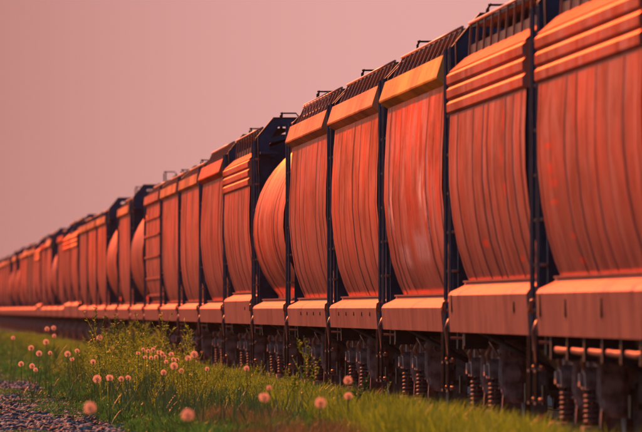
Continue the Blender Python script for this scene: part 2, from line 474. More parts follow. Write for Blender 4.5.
def body_mesh(kind, seed, seams, mat):
    """one skin: both sides, ribbed at the plate seams, slightly dented"""
    p = PROF[kind]
    st = []
    rnd = random.Random(seed)
    y = -SK
    rib = [-SK + 2 * SK * (k + 0.5 + rnd.uniform(-0.28, 0.28)) / seams for k in range(seams)]
    rh = [rnd.uniform(0.003, 0.013) for _ in rib]
    base = list(np.linspace(-SK, SK, 61))
    st = [(b, 0.0) for b in base if all(abs(b - r) > 0.07 for r in rib)]
    for r, h in zip(rib, rh):
        st += [(r - 0.045, 0.0), (r - 0.03, h), (r + 0.03, h), (r + 0.045, 0.0)]
    st.sort()
    top = PROF[kind][-1]
    # fine resample of the profile
    pp = []
    for i in range(len(p) - 1):
        for t in (0, 0.5):
            pp.append((p[i][0] * (1 - t) + p[i+1][0] * t, p[i][1] * (1 - t) + p[i+1][1] * t))
    pp.append(p[-1])
    mb = MB()
    for side in (-1,):
        vs = []
        for (yy, off) in st:
            for j, (px, pz) in enumerate(pp):
                edge = min(1, (SK - abs(yy)) / 0.6) * min(1, j / 3, (len(pp) - 1 - j) / 3)
                d = noise.noise(Vector((yy * 0.9 + seed * 7, pz * 0.8, side * 3))) * 0.020 + noise.noise(Vector((yy * 2.3 + seed, pz * 0.45, 9))) * 0.006
                nx_ = 1.0; nz_ = 0.0
                if kind == 'round':
                    l = math.hypot(px, pz - 2.55); nx_, nz_ = px / l, (pz - 2.55) / l
                vs.append((side * (px + (off + d * edge) * nx_), yy, pz + (off + d * edge) * nz_))
        m = len(pp)
        fs = [(i*m+j, (i+1)*m+j, (i+1)*m+j+1, i*m+j+1) for i in range(len(st)-1) for j in range(m-1)]
        if side > 0: fs = [f[::-1] for f in fs]
        mb.add(vs, fs, True)
    return mb

def fs_side(poly, y0, y1, mb):
    mb.prism([(-a, b) for a, b in poly], y0, y1)

MESH = {}
def cached(key, fn):
    if key not in MESH: MESH[key] = fn()
    return MESH[key]

def fascia(kind):
    mb = MB()
    if kind == 'ribbed':
        for k in range(3):
            z0 = 3.315 + k * 0.15
            fs_side([(1.56, z0 + 0.004), (1.628, z0), (1.648, z0 + 0.02), (1.650, z0 + 0.105), (1.615, z0 + 0.138), (1.610, z0 + 0.150), (1.56, z0 + 0.150)], -SK - 0.02, SK + 0.02, mb)
    elif kind == 'eave':
        fs_side([(1.50, 3.68), (1.56, 3.68), (1.655, 3.745), (1.66, 3.765), (1.585, 4.00), (1.50, 4.01)], -SK - 0.04, SK + 0.04, mb)
    elif kind == 'flat':
        fs_side([(1.50, 3.70), (1.58, 3.70), (1.635, 3.74), (1.615, 3.93), (1.50, 3.94)], -SK - 0.04, SK + 0.04, mb)
    return mb.mesh('fascia', M['tan'])

def roof(kind):
    mb = MB()
    if kind == 'ribbed': half = [(1.625, 3.764), (1.45, 3.92), (1.25, 4.04), (0.9, 4.13), (0, 4.2)]
    elif kind == 'round': half = [(0.42, 4.105), (0.2, 4.16), (0, 4.165)]
    else: half = [(1.52, 3.95), (1.38, 4.0), (1.15, 4.06), (0.8, 4.1), (0, 4.14)]
    full = [(-a, b) for a, b in half] + [(a, b) for a, b in half[::-1][1:]]
    vs = []; ys_ = np.linspace(-SK, SK, 17)
    for yy in ys_:
        for a, b in full: vs.append((a, yy, b))
    m = len(full)
    fs = [(i*m+j, i*m+j+1, (i+1)*m+j+1, (i+1)*m+j) for i in range(len(ys_)-1) for j in range(m-1)]
    mb.add(vs, fs, True)
    # end closures down to the eave
    return mb.mesh('roof', M['tan'])

def sill(kind):
    mb = MB()
    z1 = 1.50 if kind == 'ribbed' else 1.37
    poly = [(1.30, z1 + 0.012), (1.44, z1 + 0.012), (1.45, z1 - 0.015), (1.595, z1 - 0.085), (1.622, z1 - 0.125), (1.60, 0.985), (1.30, 0.985)]
    fs_side(poly, -HL, HL, mb)
    # thin ledge where the skin meets the sill
    fs_side([(1.30, z1 + 0.014), (1.475, z1 + 0.014), (1.475, z1 + 0.034), (1.30, z1 + 0.034)], -SK + 0.02, SK - 0.02, mb)
    return mb.mesh('side_sill', M['tan'])

def end_sheet(kind):
    """solid end wall, both ends, inside the body outline"""
    mb = MB()
    if kind == 'round':
        out = [(a * 0.985, b) for a, b in PROF['round']] + [(0, 4.13)]
    elif kind == 'ribbed':
        out = [(a - 0.02, b) for a, b in PROF[kind]] + [(1.6, 3.76), (1.4, 3.92), (0.9, 4.10), (0, 4.18)]
    else:
        out = [(a - 0.02, b) for a, b in PROF[kind]] + [(1.5, 3.94), (1.1, 4.04), (0, 4.12)]
    ring = [(-a, b) for a, b in out] + [(a, b) for a, b in out[::-1][1:]]
    mb.prism(ring, 0.03, 0.09)
    return mb.mesh('end_sheet', M['deep'])

def end_frame(kind):
    """steel portal at a car end: posts, sloping shoulders, top beam, braces (origin at the body end, faces -y)"""
    mb = MB()
    y0, y1 = -0.32, -0.20
    zt = {'ribbed': (4.10, 4.40), 'round': (4.12, 4.42), 'eave': (4.06, 4.33), 'flat': (4.0, 4.26)}[kind]
    outer = [(1.50, 1.0), (1.515, zt[0]), (1.26, zt[1]), (0, zt[1])]
    inner = [(1.33, 1.0), (1.335, zt[0] - 0.06), (1.16, zt[1] - 0.10), (0, zt[1] - 0.10)]
    for s in (-1, 1):
        for i in range(3):
            q = [outer[i], outer[i+1], inner[i+1], inner[i]]
            mb.prism([(s * a, b) for a, b in q], y0, y1)
    for s in (-1, 1):
        mb.box(s * 0.62 - 0.05, s * 0.62 + 0.05, y0 + 0.02, y1 - 0.01, 1.0, zt[1] - 0.09)
        mb.tube([(s * 1.42, -0.26, 3.1), (s * 0.66, -0.26, zt[1] - 0.15)], 0.035, 6)
        # corner gusset plates tying the frame back to the body
        mb.box(s * 1.40, s * 1.50, y1 + 0.001, 0.27, 3.0, 3.06)
        mb.box(s * 1.40, s * 1.50, y1 + 0.001, 0.27, 2.2, 2.26)
        mb.box(s * 1.2, s * 1.5, y1 + 0.001, 0.27, zt[0] - 0.3, zt[0] - 0.26)
    mb.box(-1.37, 1.37, y0 + 0.03, y1 - 0.02, 2.55, 2.63)
    return mb.mesh('end_frame', M['frame'])

def frame_trim(kind):
    """narrow lighter capping along the outer edge of the end frame"""
    mb = MB()
    zt = {'ribbed': (4.10, 4.40), 'round': (4.12, 4.42), 'eave': (4.06, 4.33), 'flat': (4.0, 4.26)}[kind]
    pts = [(1.518, 3.5), (1.533, zt[0] + 0.005), (1.272, zt[1] + 0.018)]
    ptsi = [(1.503, 3.5), (1.518, zt[0]), (1.262, zt[1] + 0.002)]
    pts = pts + [(-a, b) for a, b in pts[::-1]]; ptsi = ptsi + [(-a, b) for a, b in ptsi[::-1]]
    n = len(pts)
    vs = [(a, y_, b) for y_ in (-0.345, -0.17) for a, b in pts + ptsi]
    fs = []
    for i in range(n - 1):
        fs += [(i, i+1, n+i+1, n+i), (2*n+i, 3*n+i, 3*n+i+1, 2*n+i+1), (i, 2*n+i, 2*n+i+1, i+1), (n+i, n+i+1, 3*n+i+1, 3*n+i)]
    mb.add(vs, fs)
    return mb.mesh('frame_trim', M['brown'])

def ladder():
    """side ladder at a car corner; along y from 0 to 0.36, x = 0 is the outer face"""
    mb = MB()
    for yy in (0, 0.34):
        mb.box(-0.05, -0.02, yy, yy + 0.035, 0.98, 4.05)
    return mb.mesh('ladder', M['frame'])
def rungs():
    mb = MB()
    mb.tube([(-0.03, -0.02, 0), (0.03, 0.0, 0), (0.035, 0.18, 0), (0.03, 0.37, 0), (-0.03, 0.40, 0)], 0.017, 6)
    return mb.mesh('rung', M['rung'])
def stirrup():
    mb = MB()
    for yy in (0.02, 0.34):
        mb.box(-0.05, -0.02, yy, yy + 0.03, 0.36, 0.985)
    mb.box(-0.05, 0.0, 0.02, 0.37, 0.34, 0.365)
    mb.box(-0.05, 0.0, 0.051, 0.339, 0.64, 0.665)
    return mb.mesh('step', M['under'])
def step_tread():
    mb = MB(); z = 0
    mb.tube([(-0.02, 0.0, z), (0.015, 0.03, z + 0.01), (0.015, 0.35, z + 0.01), (-0.02, 0.38, z)], 0.022, 6)
    return mb.mesh('tread', M['rung'])

def running_board(kind):
    mb = MB()
    z = {'ribbed': 4.28, 'round': 4.32, 'eave': 4.29, 'flat': 4.16}[kind]
    xo, xi = (1.38, 0.95) if kind in ('ribbed',) else (1.36, 0.92)
    if kind == 'round': xo, xi = 0.95, 0.4
    mb.box(-xo, -xi, -HL + 0.1, HL - 0.1, z - 0.035, z)
    return mb.mesh('running_board', M['under'])

RBZ = {'ribbed': 4.28, 'round': 4.32, 'eave': 4.29, 'flat': 4.16}
def bracket(kind):
    mb = MB(); z = RBZ[kind]; s = -1; yy = 0
    if kind == 'ribbed': a, b = (1.41, 3.90), (1.385, z + 0.01)
    elif kind == 'round': a, b = (1.05, 3.76), (0.97, z)
    else: a, b = (1.515, 3.97), (1.37, z)
    a = (s * a[0], yy, a[1]); b = (s * b[0], yy, b[1])
    w_ = 0.012
    mb.add([(a[0]+w_, -.02, a[2]), (a[0]-w_, -.02, a[2]), (b[0]-w_, -.02, b[2]), (b[0]+w_, -.02, b[2]),
            (a[0]+w_, .02, a[2]), (a[0]-w_, .02, a[2]), (b[0]-w_, .02, b[2]), (b[0]+w_, .02, b[2])],
           [(0,1,2,3),(7,6,5,4),(0,4,5,1),(1,5,6,2),(2,6,7,3),(3,7,4,0)])
    return mb.mesh('bracket', M['rung'])
def edge_rail(kind):
    mb = MB(); z = RBZ[kind]
    xo = {'ribbed': 1.385, 'round': 0.955, 'eave': 1.365, 'flat': 1.365}[kind]
    mb.tube([(-(xo + 0.012), -HL + 0.1, z + 0.012), (-(xo + 0.012), HL - 0.1, z + 0.012)], 0.016, 6)
    return mb.mesh('edge_rail', M['rung'])

def handrail(h=0.26):
    """bent grab rail over the roof end"""
    mb = MB()
    mb.tube([(0, 0, 0), (0, 0, h - 0.05), (0.03, 0.04, h), (0.10, 2.2, h), (0.10, 2.3, h - 0.05), (0.10, 2.3, 0)], 0.014, 6)
    mb.tube([(0, 0.0, h * 0.97), (0.26, 0.0, h * 0.97), (0.30, 0, h * 0.8), (0.30, 0, 0)], 0.014, 6)
    return mb.mesh('grab_rail', M['under'])

def curb():
    mb = MB(); mb.box(-0.02, 0.02, -HL + 0.1, HL - 0.1, 3.95, 4.06)
    return mb.mesh('roof_curb', M['navy'])

def hatch():
    mb = MB()
    for yy in (0,):
        mb.box(-0.36, 0.36, yy - 0.5, yy + 0.5, 4.12, 4.24)
        mb.box(-0.40, 0.40, yy - 0.06, yy + 0.06, 4.241, 4.28)
    return mb.mesh('hatch', M['frame'])

def underframe():
    mb = MB()
    mb.box(-0.32, 0.32, -8.1, 8.1, 0.78, 0.984)
    for s in (-1, 1):
        mb.box(-1.5, 1.5, min(s*6.6, s*6.9), max(s*6.6, s*6.9), 0.84, 0.975)   # bolster
        mb.box(-1.45, 1.45, min(s*7.9, s*8.15), max(s*7.9, s*8.15), 0.80, 1.06)  # end sill
        mb.box(-1.38, 1.38, min(s*7.0, s*7.9), max(s*7.0, s*7.9), 1.0, 1.03)
        for q in (-1, 1):
            mb.tube([(q*1.40, s*5.6, 1.0), (q*0.62, s*4.4, 0.55)], 0.03, 6)
            mb.tube([(q*1.36, s*7.85, 0.98), (q*0.5, s*7.0, 0.80)], 0.04, 6)
    return mb.mesh('underframe', M['under'])

def chute():
    """four discharge hoppers along the belly"""
    mb = MB()
    top = [(-1.30, -1.45), (1.30, -1.45), (1.30, 1.45), (-1.30, 1.45)]
    bot = [(-0.55, -0.45), (0.55, -0.45), (0.55, 0.45), (-0.55, 0.45)]
    vs = [(a, b, 1.38) for a, b in top] + [(a, b, 0.42) for a, b in bot]
    mb.add(vs, [(0,1,2,3), (7,6,5,4)] + [(i, (i+1) % 4, 4 + (i+1) % 4, 4 + i) for i in range(4)])
    mb.box(-0.62, 0.62, -0.5, 0.5, 0.30, 0.418)
    mb.tube([(-0.95, 0.2, 0.36), (0.95, 0.2, 0.36)], 0.03, 6)
    for q in (-1, 1):
        mb.box(min(q*1.0, q*1.03), max(q*1.0, q*1.03), 0.1, 0.3, 0.26, 0.46)
    return mb.mesh('discharge_hopper', M['olive'])

def coupler():
    mb = MB()
    mb.box(-0.11, 0.11, 0, 0.46, 0.72, 0.92)
    mb.prism([(-0.16, 0.66), (0.13, 0.66), (0.20, 0.80), (0.13, 0.97), (-0.16, 0.97)], 0.40, 0.62)
    mb.tube([(0.35, 0.05, 0.82), (0.36, 0.2, 0.6), (0.30, 0.35, 0.45), (0.2, 0.5, 0.40)], 0.028, 8)
    return mb.mesh('coupler', M['cast'])

def lever():
    """uncoupling lever and grab handles below the corner of the sill"""
    mb = MB()
    mb.tube([(-1.60, 8.05, 1.12), (-1.64, 8.08, 1.02), (-1.60, 8.12, 0.74), (-1.56, 8.10, 0.66)], 0.016, 6)
    mb.tube([(-1.60, 8.2, 0.92), (-0.4, 8.22, 0.90), (0.1, 8.3, 0.80)], 0.016, 6)
    mb.tube([(-1.63, 7.95, 1.32), (-1.66, 7.98, 1.30), (-1.66, 8.3, 1.22), (-1.62, 8.32, 1.20)], 0.017, 6)
    return mb.mesh('coupling_lever', M['rung'])

def valve():
    mb = MB()
    mb.lathe([(0.0, -0.10), (0.07, -0.09), (0.08, -0.02), (0.055, 0.02), (0.06, 0.09), (0.0, 0.10)], (-1.52, 8.0, 1.22), 'y', 12)
    mb.lathe([(0.0, -0.07), (0.05, -0.06), (0.055, 0.03), (0.0, 0.06)], (-1.56, 7.98, 1.10), 'z', 10)
    mb.tube([(-1.52, 8.0, 1.15), (-1.5, 8.0, 1.0), (-1.3, 7.9, 0.9)], 0.02, 6)
    return mb.mesh('retainer_valve', M['cast'])

# ---- bogie (origin: centre, rail top)
def side_casting():
    """side frame with its arch, spring window and pedestal ends; x = 0 is the inner face, -0.17 the outer"""
    mb = MB()
    X0, X1 = -0.10, 0.0
    # truss in the y-z plane
    mb.prism([(-0.70, 0.80), (0.70, 0.80), (0.66, 0.68), (-0.66, 0.68)], X0, X1, 'x')        # top chord
    mb.prism([(-0.45, 0.13), (0.45, 0.13), (0.45, 0.24), (-0.45, 0.24)], X0, X1, 'x')        # bottom chord
    for s in (-1, 1):
        mb.prism([(s*0.45, 0.13), (s*0.45, 0.24), (s*0.72, 0.52), (s*0.80, 0.44)], X0, X1, 'x')
        mb.prism([(s*0.26, 0.24), (s*0.38, 0.24), (s*0.38, 0.68), (s*0.26, 0.68)], X0 + 0.004, X1, 'x')
        # arched shoulder over the axle box
        mb.prism([(s*0.70, 0.66), (s*0.72, 0.83), (s*0.84, 0.865), (s*1.00, 0.86), (s*1.10, 0.79), (s*1.12, 0.60), (s*1.09, 0.36), (s*1.02, 0.34), (s*1.01, 0.56), (s*0.78, 0.58), (s*0.76, 0.40), (s*0.71, 0.42)], X0 - 0.04, X1 + 0.06, 'x')
        # end shield with its round hole rim
        P_ = [(-0.17, 0.48), (-0.12, 0.30), (-0.02, 0.24), (0.10, 0.24), (0.12, 0.42), (0.12, 0.80), (0.05, 0.90), (-0.10, 0.905), (-0.165, 0.82)]
        Q_ = [(-0.02 + (a + 0.02) * 0.68, 0.6 + (b - 0.6) * 0.86) for a, b in P_]
        np_ = len(P_)
        for (A_, ya, B_, yb) in ((P_, s*1.09, P_, s*1.13), (P_, s*1.1301, Q_, s*1.17)):
            vs = [(a, ya, b) for a, b in A_] + [(a, yb, b) for a, b in B_]
            mb.add(vs, [(i, (i+1) % np_, np_ + (i+1) % np_, np_ + i) for i in range(np_)] + [tuple(range(np_)), tuple(range(np_, 2*np_))])
        mb.prism([(-0.10, 0.50), (-0.07, 0.46), (0.03, 0.46), (0.06, 0.52), (0.06, 0.60), (0.03, 0.64), (-0.08, 0.64), (-0.10, 0.60)], s*1.171, s*1.21)
        mb.lathe([(0.034, s*0.0), (0.034, s*0.035), (0.048, s*0.035), (0.052, 0.0)], (-0.02, s*1.172, 0.76), 'y', 14)
        mb.lathe([(0.0, s*0.02), (0.022, s*0.02), (0.026, 0.0)], (-0.10, s*1.144, 0.56), 'y', 8)
        mb.box(-0.14, -0.10, s*1.125 - 0.06, s*1.125 + 0.06, 0.42, 0.80)
    mb.box(X0 - 0.14, X1, -0.30, 0.30, 0.09, 0.154)     # spring plank
    mb.prism([(-0.36, 0.495), (0.36, 0.495), (0.34, 0.60), (0.24, 0.70), (-0.24, 0.70), (-0.34, 0.60)], X0 - 0.13, X1, 'x')      # bolster end
    mb.prism([(-0.16, 0.52), (0.16, 0.52), (0.10, 0.64), (-0.10, 0.64)], X0 - 0.17, X0 - 0.131, 'x')
    return mb.mesh('side_frame', M['cast'])

def spring(r=0.070, z0=0.155, z1=0.49, turns=6.5, wire=0.018):
    mb = MB()
    pts = []
    n = int(turns * 12)
    for i in range(n + 1):
        t = i / 12 * 2 * math.pi
        pts.append((r * math.cos(t), r * math.sin(t), z0 + wire + (z1 - z0 - 2 * wire) * i / n))
    mb.tube(pts, wire, 6)
    mb.lathe([(0.0, z0), (0.03, z0), (0.03, z1), (0.0, z1)], (0, 0, 0), 'z', 8)
    return mb.mesh('spring', M['spring'])

def axle_box():
    mb = MB()
    mb.lathe([(0.0, -0.13), (0.05, -0.13), (0.085, -0.11), (0.095, 0.0), (0.11, 0.02), (0.11, 0.09), (0.0, 0.1)], (0, 0, 0.43), 'x', 18)
    for k in range(3):
        t = 2 * math.pi * k / 3
        mb.lathe([(0.0, -0.155), (0.016, -0.15), (0.018, -0.12)], (0, 0.045 * math.cos(t), 0.43 + 0.045 * math.sin(t)), 'x', 6)
    return mb.mesh('axle_box', M['cast'])

def wheelset():
    mb = MB()
    mb.tube([(-1.02, 0, 0.43), (1.02, 0, 0.43)], 0.075, 12)
    for s in (-1, 1):
        c = (s * 0.755, 0, 0.43)
        mb.lathe([(0.07, s*0.07), (0.12, s*0.08), (0.14, s*0.045), (0.33, s*0.02), (0.36, s*0.065), (0.425, s*0.068), (0.428, s*-0.035), (0.455, s*-0.045), (0.452, s*-0.07), (0.36, s*-0.07), (0.33, s*-0.03), (0.15, s*-0.05), (0.12, s*-0.1), (0.07, s*-0.1)], c, 'x', 40)
    return mb.mesh('wheelset', M['wheel'])

def bogie_bolster():
    mb = MB()
    mb.box(-1.06, 1.06, -0.22, 0.22, 0.50, 0.72)
    mb.lathe([(0.0, 0.0), (0.2, 0.0), (0.2, 0.1), (0.0, 0.1)], (0, 0, 0.721), 'z', 16)
    for s in (-1, 1):
        mb.tube([(-0.95, s*0.42, 0.36), (0.95, s*0.42, 0.36)], 0.04, 8)            # brake beam
        mb.tube([(-0.15, s*0.42, 0.40), (0.1, -s*0.1, 0.68)], 0.03, 6)
        for q in (-1, 1):
            mb.box(q*0.755 - 0.045, q*0.755 + 0.045, min(s*0.40, s*0.45), max(s*0.40, s*0.45), 0.26, 0.56)
    return mb.mesh('bolster', M['cast'])

def brake_rod():
    mb = MB(); s = -1
    mb.tube([(s*1.20, -1.2, 0.74), (s*1.26, -0.7, 0.88), (s*1.22, -0.1, 0.92), (s*1.16, 0.7, 0.80), (s*1.05, 1.1, 0.66)], 0.016, 6)
    return mb.mesh('brake_rod', M['rung'])
def brake_lever():
    mb = MB(); s = -1
    mb.tube([(s*1.24, -0.2, 0.66), (s*1.27, -0.24, 0.74), (s*1.23, -0.28, 0.84)], 0.024, 6)
    return mb.mesh('brake_lever', M['rung'])

def make_bogie(parent, y, detail):
    b = put('bogie', cached('bolster', bogie_bolster), parent, (0, y, 0))
    for s in (-1, 1):
        put('side_frame', cached('side', side_casting), b, (s * 1.02, 0, 0), (0, 0, 0 if s < 0 else math.pi))
        for q in ((-0.14, 0.12) if detail else (0.0,)):
            put('spring', cached('spring', spring), b, (s * 1.155, q, 0))
    for q in (-0.89, 0.89):
        put('wheelset', cached('wheelset', wheelset), b, (0, q, 0))
        if detail:
            for s in (-1, 1):
                put('axle_box', cached('abox', axle_box), b, (s * 1.03, q, 0), (0, 0, 0 if s < 0 else math.pi))
    if detail:
        for rz in (0, math.pi):
            put('brake_rod', cached('brod', brake_rod), b, rot=(0, 0, rz))
            put('brake_lever', cached('blev', brake_lever), b, rot=(0, 0, rz))
    return b

def make_car(idx, kind, bmat, fmat, label, seams=9, detail=2, extras=None, nbr=12, end=None):
    yc = 100.2 + PITCH * idx
    root = empty('hopper_car', (TX, yc, 0))
    tag(root, label, 'railway car', 'hopper cars coupled into one long train')
    bm = cached(('body', kind, idx if detail == 2 else 50 + idx % 3, seams), lambda: body_mesh(kind, idx * 1.7 + 1, seams, bmat).mesh('body', bmat, False))
    for rz in (0, math.pi):
        put('side_sheet', bm, root, rot=(0, 0, rz), mat=bmat)
        put('side_sill', cached(('sill', kind == 'ribbed'), lambda: sill(kind)), root, rot=(0, 0, rz), mat=bmat)
        if kind != 'round':
            put('fascia', cached(('fascia', kind), lambda: fascia(kind)), root, rot=(0, 0, rz), mat=fmat)
        rb_ = put('running_board', cached(('rb', kind), lambda: running_board(kind)), root, rot=(0, 0, rz))
        put('edge_rail', cached(('er', kind), lambda: edge_rail(kind)), rb_)
        if detail:
            for k in range(nbr):
                put('bracket', cached(('br', kind), lambda: bracket(kind)), rb_, (0, -HL + 0.3 + (2 * HL - 0.6) * k / (nbr - 1), 0))
    put('roof', cached(('roof', kind), lambda: roof(kind)), root, mat=bmat if kind == 'round' else M['roofing'])
    for s in (-1, 1):
        put('end_sheet', cached(('es', kind), lambda: end_sheet(kind)), root, (0, s * SK, 0), (0, 0, 0 if s < 0 else math.pi), mat=end or M['deep'])
        if kind == 'round' and s < 0: fr = None
        else: fr = put('end_frame', cached(('ef', kind), lambda: end_frame(kind)), root, (0, s * HL, 0), (0, 0, 0 if s < 0 else math.pi))
        if detail and fr:
            put('trim', cached(('tr', kind), lambda: frame_trim(kind)), fr)
        ld = put('ladder', cached('ladder', ladder), root, (-1.545, s * 8.14 - 0.19, 0))
        put('ladder', cached('ladder', ladder), root, (1.545, s * 8.14 + 0.19, 0), (0, 0, math.pi))
        if detail:
            for k in range(7): put('rung', cached('rungs', rungs), ld, (0, 0, 1.22 + 0.42 * k))
            st_ = put('step', cached('stirrup', stirrup), root, (-1.57, s * 8.14 - 0.19, 0))
            for z in (0.372, 0.672): put('tread', cached('tread', step_tread), st_, (0, 0, z))
            put('step', cached('stirrup', stirrup), root, (1.57, s * 8.14 + 0.19, 0), (0, 0, math.pi))
        make_bogie(root, s * 6.75, detail)
        put('coupler', cached('coupler', coupler), root, (0, s * 8.16, 0), (0, 0, 0 if s > 0 else math.pi))
    put('underframe', cached('under', underframe), root)
    if kind == 'ribbed':
        for s in (-1, 1):
            put('roof_curb', cached('curb', curb), root, (s * 1.36, 0, 0))
    if detail:
        for k in range(6):
            put('hatch', cached('hatch', hatch), root, (0, -HL + 1.0 + (2 * HL - 2) * k / 5, 0))
        for q in (-3.3, 0, 3.3):
            put('discharge_hopper', cached('chute', chute), root, (0, q, 0))
        put('coupling_lever', cached('lever', lever), root)
        put('retainer_valve', cached('valve', valve), root)
        put('grab_rail', cached('hrail', handrail), root, (-1.1, -HL + 0.1, RBZ[kind]))
    if extras: extras(root, kind)
    return root

def sill_slots(n, z=1.17, start=-6.0, step=2.6, w_=0.12, h=0.05):
    def fn(root, kind):
        for k in range(n):
            mb = MB(); y = start + k * step
            mb.box(-1.628, -1.55, y, y + w_, z - h / 2, z + h / 2)
            mb.build('sill_slot', M['slot'], root)
    return fn

def x_near0(root, kind):
    rnd = random.Random(3)
    for (y, h, wd) in ((7.2, 0.20, 0.35), (3.1, 0.16, 0.25), (-2.2, 0.16, 0.25)):
        mb = MB(); mb.box(-1.630, -1.55, y, y + wd, 1.16, 1.16 + h); mb.build('sill_slot', M['slot'], root)
    # brake pipe under the sill in sections
    mb = MB()
    mb.tube([(-1.50, 6.45 - k * 1.3, 0.855 + 0.004 * (-1) ** k) for k in range(11)], 0.036, 10)
    mb.build('brake_pipe', M['rust'], root)
    for k in range(6):
        mb = MB()
        mb.box(-1.56, -1.44, 6.42 + 0.05 - k * 2.6, 6.42 + 0.22 - k * 2.6, 0.77, 0.984)
        mb.build('pipe_clamp', M['under'], root)

def x_near1(root, kind):
    for (y, h, wd) in ((-5.6, 0.10, 0.3), (7.0, 0.18, 0.35)):
        mb = MB(); mb.box(-1.630, -1.55, y, y + wd, 1.20, 1.20 + h); mb.build('sill_slot', M['slot'], root)

def x_near4(root, kind):
    mb = MB()
    for z in (4.16, 4.33):
        mb.tube([(-1.42, -4.0, z - 0.02), (-1.42, 6.5, z - 0.02)], 0.009, 6)
    for k in range(9):
        y = -3.8 + k * 1.25
        mb.tube([(-1.42, y, 4.0), (-1.42, y, 4.32)], 0.006, 6)
    mb.build('handrail', M['white'], root)
    sill_slots(4)(root, kind)

def x_ladders(root, kind):
    for z in (1.55, 1.95, 2.45, 2.95, 3.35, 3.75):
        xx = prof_x(kind, min(z, 3.7)) + 0.012
        mb = MB(); mb.box(-xx - 0.03, -xx + 0.06, -SK, SK, z, z + 0.04); mb.build('side_rib', M['pink'], root)

SPEC = [
 (0, 'ribbed', 'pink_a', 'pink', 'nearest full hopper car, pinkish with three ribs under its roof and small rusty markings', 11, x_near0, 'frame'),
 (1, 'ribbed', 'pink_b', 'pink', 'second hopper car from the nearest, pink-brown with a three-ribbed roof band and rust patches', 10, x_near1, 'frame'),
 (2, 'eave', 'orange', 'gold', 'orange-red hopper car with golden slanted roof edge and white scrapes on its side', 9, None, 'navy'),
 (3, 'eave', 'rust', 'peach', 'hopper car just beyond the golden-edged one, with peach roof edge and brown streaks', 9, sill_slots(5), 'navy'),
 (4, 'eave', 'pink', 'peach', 'peach-edged hopper car with a white handrail on its roof', 9, x_near4, 'navy'),
 (5, 'round', 'rust', 'rust', 'round-sided orange hopper car right beyond the one with the white handrail', 9, None, None),
 (6, 'ribbed', 'pink', 'pink', 'third hopper car with the three-ribbed roof band, beyond the round orange one', 8, sill_slots(1, 1.25, -5), 'frame'),
 (7, 'eave', 'red', 'redge', 'dull red hopper car with a bright red roof edge', 8, None, 'frame'),
 (8, 'flat', 'pink', 'peach', 'flat-sided pink hopper car next beyond the dull red one', 4, None, 'frame'),
 (9, 'flat', 'pink', 'peach', 'second flat-sided pink hopper car beyond the dull red one', 4, None, 'frame'),
 (10, 'flat', 'pink', 'pink', 'blurred hopper car with horizontal ribs like a ladder up its side', 3, x_ladders, 'frame'),
 (11, 'round', 'red', 'red', 'dark red round-sided hopper car beyond the one with horizontal ribs', 6, None, 'frame'),
 (12, 'flat', 'pink', 'peach', 'narrow pink hopper car between two round-sided ones', 4, None, 'frame'),
 (13, 'round', 'rust', 'rust', 'distant orange round-sided hopper car, second round one past the ribbed ladder car', 6, None, 'frame'),
]
for (i, kind, bm_, fm_, lab, seams, ex, en) in SPEC:
    make_car(i, kind, M[bm_], M[fm_], lab, seams, 2 if i < 9 else 1, ex, 11 if kind == 'ribbed' else 13, M[en] if en else None)
make_car(-1, 'eave', M['tan'], M['peach'], 'tan hopper car beside the camera, coupled in front of the nearest full one', 9, 2)
make_car(-2, 'eave', M['orange'], M['gold'], 'orange hopper car passing the camera, two ahead of the nearest full one', 9, 1)
ORD = ['fifteenth', 'sixteenth', 'seventeenth', 'eighteenth', 'nineteenth', 'twentieth', 'twenty-first', 'twenty-second', 'twenty-third', 'twenty-fourth', 'twenty-fifth',
       'twenty-sixth', 'twenty-seventh', 'twenty-eighth', 'twenty-ninth', 'thirtieth', 'thirty-first', 'thirty-second', 'thirty-third', 'thirty-fourth', 'thirty-fifth',
       'thirty-sixth', 'thirty-seventh', 'thirty-eighth', 'thirty-ninth', 'fortieth']
rk = random.Random(21)
for j in range(26):
    i = 14 + j
    kind = rk.choice(['eave', 'flat', 'flat', 'ribbed', 'round', 'flat'])
    bm_ = rk.choice(['pink', 'pink', 'tan', 'rust', 'red', 'dark'])
    word = {'eave': 'slant-edged', 'flat': 'flat-sided', 'ribbed': 'rib-banded', 'round': 'round-sided'}[kind]
    colr = {'pink': 'pink', 'tan': 'tan', 'rust': 'orange', 'red': 'dull red', 'dark': 'dark brown'}[bm_]
    make_car(i, kind, M[bm_], M['peach' if bm_ != 'red' else 'redge'], f'far blurred {word} {colr} hopper car, {ORD[j]} from the nearest full one', 6, 0, None, 8, M['frame'])

